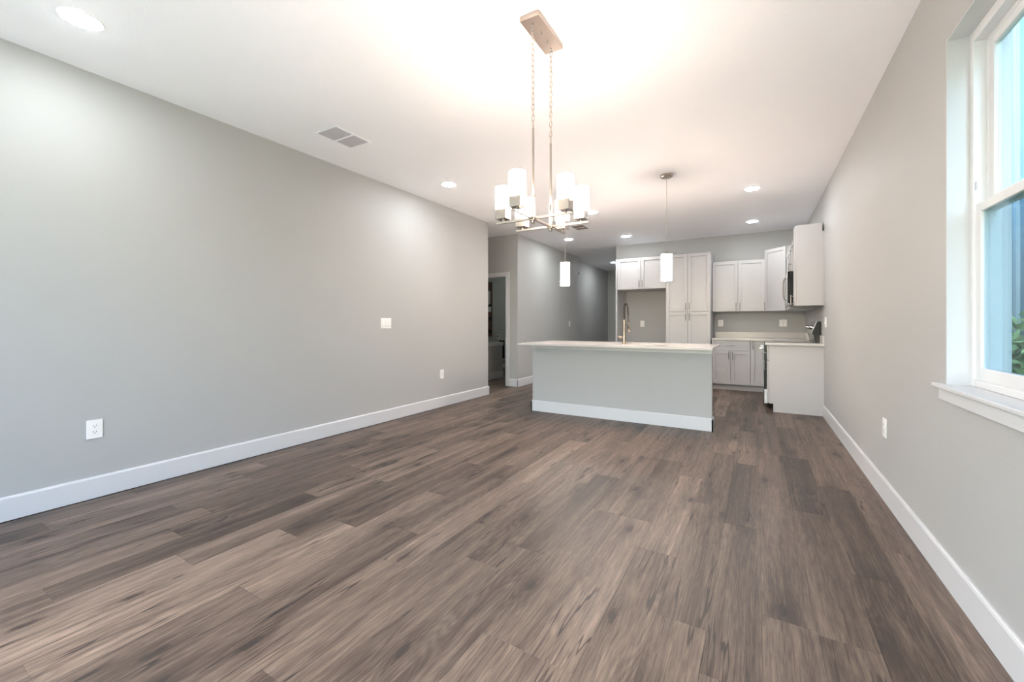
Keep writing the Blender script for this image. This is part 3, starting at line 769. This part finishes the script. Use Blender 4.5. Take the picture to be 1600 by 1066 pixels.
for (x, y) in ((-0.193, -hs), (0.193, -hs), (-0.193, hs), (0.193, hs), (0, -0.287), (0, 0.287)):
    b = BM(); box(b, x - 0.032, x + 0.032, y - 0.032, y + 0.032, 0.018, 0.073, 0.002); hd = obj('holder', b, 'nickel', t)
    b = BM(); lathe(b, [(0.008, 0.006), (0.008, 0.018)], 12, x, y); obj('pin', b, 'nickel', hd, True)
    b = BM(); r = 0.0455
    lathe(b, [(0.020, 0.0735), (r - 0.004, 0.0735), (r, 0.078), (r, 0.200), (r - 0.002, 0.202), (r - 0.004, 0.200), (r - 0.004, 0.080), (0.020, 0.078)], 40, x, y)
    obj('shade', b, 'shade', t, True)

# ------------------------------------------------------------------ island pendants
def pendant(x, y, label):
    t = thing('pendant_light', label, 'pendant light', (x, y, 1.657), 0, 'island pendants')
    zt = H - 1.657
    b = BM(); lathe(b, [(0.004, zt - 0.034), (0.060, zt - 0.030), (0.066, zt - 0.024), (0.066, zt - 0.0005)], 36); obj('canopy', b, 'satin', t, True)
    b = BM(); tube(b, [(0, 0, 0.318), (0, 0, zt - 0.032)], 0.0022, 8); obj('cord', b, 'satin', t, True)
    b = BM(); lathe(b, [(0.060, 0.290), (0.060, 0.299), (0.012, 0.302), (0.010, 0.322)], 32); obj('cap', b, 'nickel', t, True)
    b = BM(); lathe(b, [(0.0585, 0.000), (0.0585, 0.290), (0.056, 0.2895), (0.0545, 0.2895), (0.0545, 0.002)], 40, cap=False)
    obj('shade', b, 'pend', t, True)
    b = BM(); lathe(b, [(0.0625, -0.004), (0.0625, 0.003), (0.0590, 0.004)], 40, cap=False); lathe(b, [(0.0590, -0.0035), (0.0625, -0.004)], 40, cap=False); obj('rim', b, 'nickel', t, True)
pendant(-0.872, 4.915, 'glowing cylinder pendant over the right end of the island')
pendant(-2.103, 4.915, 'glowing cylinder pendant over the left end of the island')

# ------------------------------------------------------------------ recessed lights
def downlight(label):
    t = thing('recessed_light', label, 'ceiling light', (0, 0, H), 0, 'recessed ceiling lights')
    b = BM(); lathe(b, [(0.094, -0.0005), (0.092, -0.005), (0.080, -0.0065), (0.077, -0.005), (0.077, -0.0005)], 40, cap=False); obj('trim_ring', b, 'ceil', t, True)
    b = BM(); lathe(b, [(0.0755, -0.001), (0.0755, -0.0075), (0.069, -0.0095), (0.055, -0.0110), (0.030, -0.012), (0.005, -0.0122)], 40); obj('lens', b, 'lens', t, True)
    return t
spots = [(-3.209, 0.774, 'recessed ceiling light nearest the viewer above the left wall'),
         (-3.187, 3.921, 'recessed ceiling light between the long vent and the end of left wall'),
         (-0.048, 5.943, 'recessed ceiling light right of the right island pendant'),
         (-0.059, 7.847, 'recessed ceiling light above the right of the kitchen counter'),
         (-2.125, 5.981, 'recessed ceiling light just right of the chandelier shades'),
         (-3.202, 7.659, 'recessed ceiling light directly above the left island pendant'),
         (-2.145, 7.934, 'recessed ceiling light in front of the refrigerator cabinet'),
         (-3.330, 11.13, 'recessed ceiling light at the far end of the hallway')]
proto = downlight(spots[0][2])
for i, (x, y, lab) in enumerate(spots):
    o = proto if i == 0 else copy_tree(proto)
    o.location = (x, y, H); o['label'] = lab

t = thing('added_utility_light', 'dim round ceiling light added to brighten the room beyond the doorway', 'ceiling light', (-5.2, 8.0, H))
b = BM(); lathe(b, [(0.13, -0.0005), (0.13, -0.012), (0.12, -0.014)], 36); obj('base', b, 'trim', t, True)  # added lamp out of view, lifts the dim room
b = BM(); lathe(b, [(0.115, -0.0145), (0.10, -0.045), (0.06, -0.062), (0.01, -0.066)], 36); obj('diffuser', b, 'dimlens', t, True)

# ------------------------------------------------------------------ ceiling vents
def vent(x, y, sx, sy, label, lm, sections=2, tilt=35, gapm='dark', along='y'):
    t = thing('ceiling_vent', label, 'vent', (x, y, H), 0, 'ceiling vents')
    fwid = 0.022; th = 0.006
    b = BM()
    box(b, -sx / 2, -sx / 2 + fwid, -sy / 2, sy / 2, -th, -0.0005, 0.002); box(b, sx / 2 - fwid, sx / 2, -sy / 2, sy / 2, -th, -0.0005, 0.002)
    box(b, -sx / 2 + fwid, sx / 2 - fwid, -sy / 2, -sy / 2 + fwid, -th, -0.0005, 0.002); box(b, -sx / 2 + fwid, sx / 2 - fwid, sy / 2 - fwid, sy / 2, -th, -0.0005, 0.002)
    obj('frame', b, 'ceil' if lm != 'tanlouver' else 'tanlouver', t)
    b = BM(); box(b, -sx / 2 + fwid, sx / 2 - fwid, -sy / 2 + fwid, sy / 2 - fwid, -0.0015, -0.0006); obj('backing', b, gapm, t)
    inner = sy - 2 * fwid
    for s in range(sections):
        ya = -sy / 2 + fwid + s * inner / sections; yb = ya + inner / sections
        if s > 0:
            b = BM(); box(b, -sx / 2 + fwid, sx / 2 - fwid, ya - 0.008, ya + 0.008, -th - 0.003, -0.0016, 0.0015); obj('divider', b, 'ceil', t)
        b = BM(); n_ = 12
        for i in range(n_):
            xc = -sx / 2 + fwid + (i + 0.5) * (sx - 2 * fwid) / n_
            w2 = (sx - 2 * fwid) / n_ * 0.42; dz = 0.004
            vs = [(xc - w2, -0.003 - dz), (xc + w2, -0.0022), (xc + w2, -0.0032), (xc - w2, -0.004 - dz)]
            prism(b, vs, 'y', ya + (0.009 if s > 0 else 0.001), yb - (0.009 if s < sections - 1 else 0.001))
        obj('louvers', b, lm, t)
    return t
vent(-3.20, 2.46, 0.28, 0.385, 'white two section ceiling vent above the left wall', 'louver', gapm='louver')
vent(-2.64, 6.815, 0.21, 0.30, 'small bronze toned ceiling vent just behind the chandelier', 'tanlouver', gapm='dark')
vent(-3.23, 8.69, 0.30, 0.22, 'faint white ceiling vent near the mouth of the hallway', 'ceil', 1, gapm='ceil')

# ------------------------------------------------------------------ outlets and switches (local: face -Y)
def outlet(loc, rz, label, s=1.0, w_=0.080):
    t = thing('wall_outlet', label, 'outlet', loc, rz, 'wall outlets')
    b = BM(); box(b, -w_ / 2, w_ / 2, -0.006, -0.0003, -0.0625, 0.0625, 0.002); obj('plate', b, 'plate', t)
    for dz in (-0.02, 0.02):
        b = BM(); prism(b, [(0.0165 * math.cos(a * PI / 10) * 1.0, dz + 0.0165 * max(-0.82, min(0.82, math.sin(a * PI / 10)))) for a in range(20)], 'y', -0.0082, -0.0055); r = obj('receptacle', b, 'plate', t)
        b = BM(); box(b, -0.0085, -0.006, -0.0086, -0.0080, dz, dz + 0.008); box(b, 0.006, 0.0085, -0.0086, -0.0080, dz, dz + 0.008)
        tube(b, [(0, -0.0081, dz - 0.006), (0, -0.0087, dz - 0.006)], 0.0032, 10); obj('slots', b, 'slot', r)
    return t
def switch(loc, rz, n_, label, name='light_switch'):
    t = thing(name, label, 'switch', loc, rz, 'wall switches')
    w_ = 0.072 + 0.046 * (n_ - 1)
    b = BM(); box(b, -w_ / 2, w_ / 2, -0.006, -0.0003, -0.0625, 0.0625, 0.002); obj('plate', b, 'plate', t)
    for i in range(n_):
        xc = (i - (n_ - 1) / 2) * 0.046
        b = BM(); prism(b, [(-0.0055, -0.033), (-0.0125, -0.033), (-0.0075, 0.033), (-0.0055, 0.033)], 'x', xc - 0.016, xc + 0.016); r = obj('rocker', b, 'plate', t)
        b = BM(); box(b, xc - 0.0185, xc + 0.0185, -0.0065, -0.0058, -0.0362, -0.0335); obj('gap', b, 'slot', t)
    return t
R90 = PI / 2
outlet((XL, 0.987, 0.460), R90, 'white outlet low on the left wall nearest the viewer', w_=0.08)
outlet((XL, 4.56, 0.460), R90, 'white outlet low on the left wall near its far end')
outlet((XR, 3.637, 0.475), -R90, 'white outlet low on the right wall below the window side')
outlet((-2.05, Y_BACK, 1.175), 0, 'white outlet on the wall inside the refrigerator space')
outlet((-0.589, Y_BACK, 1.186), 0, 'white outlet above the counter beside the pantry', w_=0.085)
outlet((0.409, Y_BACK, 1.186), 0, 'white outlet above the counter near the kitchen corner', w_=0.115)
switch((XL, 3.532, 1.177), R90, 3, 'white triple rocker switch on the long left wall')
switch((XL, 9.208, 1.177), R90, 1, 'white single switch on the hallway wall behind the island')
switch((XR, 6.36, 1.19), -R90, 2, 'white switch on the right wall at the end of the counter')
t = thing('wall_sensor', 'small grey device high on the hallway wall', 'sensor', (-4.06, 10.326, 2.523), R90)
b = BM(); box(b, -0.07, 0.07, -0.03, -0.0003, -0.045, 0.045, 0.008); obj('housing', b, 'grey', t)
b = BM(); box(b, -0.05, 0.05, -0.032, -0.0305, -0.030, -0.005, 0.0005); obj('grille', b, 'slot', t)

# ------------------------------------------------------------------ things inside the room beyond the doorway
t = thing('half_wall', 'low grey half wall with white cap inside the doorway', 'half wall', (-4.824, 7.315, 0))
b = BM(); box(b, -0.13, 0, -0.47, 0.475, 0, 0.70); obj('core', b, 'wall', t)
b = BM(); box(b, -0.15, 0.02, -0.47, 0.495, 0.7005, 0.774, 0.004); obj('cap', b, 'trim', t)
b = BM(); base_run(b, (0, -0.47), (0, 0.475 + BD), (1, 0)); base_run(b, (-0.13, 0.475), (0, 0.475), (0, 1)); obj('baseboard', b, 'trim', t)
t = thing('dryer_outlet', 'round black outlet on a white plate inside the doorway', 'outlet', (-5.94, 9.38, 0.848))
b = BM(); tube(b, [(0, -0.0003, 0), (0, -0.008, 0)], 0.052, 24); obj('plate', b, 'plate', t)
b = BM(); tube(b, [(0, -0.008, 0), (0, -0.016, 0)], 0.028, 20); obj('socket', b, 'slot', t)
t = thing('wall_niche', 'dark recess with white frame low on the wall inside the doorway', 'niche', (-5.80, 9.38, 0.24))
b = BM(); box(b, -0.09, 0.09, -0.03, -0.0005, 0.02, 0.50); obj('opening', b, 'blackgl', t)
b = BM(); box(b, -0.12, 0.12, -0.05, -0.0005, 0.5005, 0.545, 0.003); obj('head', b, 'trim', t)
b = BM(); box(b, 0.0905, 0.12, -0.05, -0.0005, 0.0, 0.50, 0.003); obj('side', b, 'trim', t)
b = BM(); box(b, -0.12, 0.09, -0.05, -0.0005, -0.03, 0.0195, 0.003); obj('ledge', b, 'trim', t)
t = thing('wall_panel', 'narrow tall brown and white panel just inside the doorway', 'panel', (-6.17, 9.38, 0.84))
b = BM(); box(b, -0.10, 0.05, -0.03, -0.0005, 0, 1.46, 0.003); obj('board', b, 'brown', t)
for (z0, z1, x0, x1, m_) in ((0.86, 1.22, -0.10, -0.005, 'trim'), (0.66, 0.80, -0.10, 0.03, 'trim'), (0.42, 0.52, -0.07, 0.04, 'black'), (0.08, 0.18, -0.07, 0.04, 'black'), (0.80, 0.86, -0.1, 0.05, 'black')):
    b = BM(); box(b, x0, x1, -0.036, -0.0305, z0, z1, 0.001); obj('block', b, m_, t)
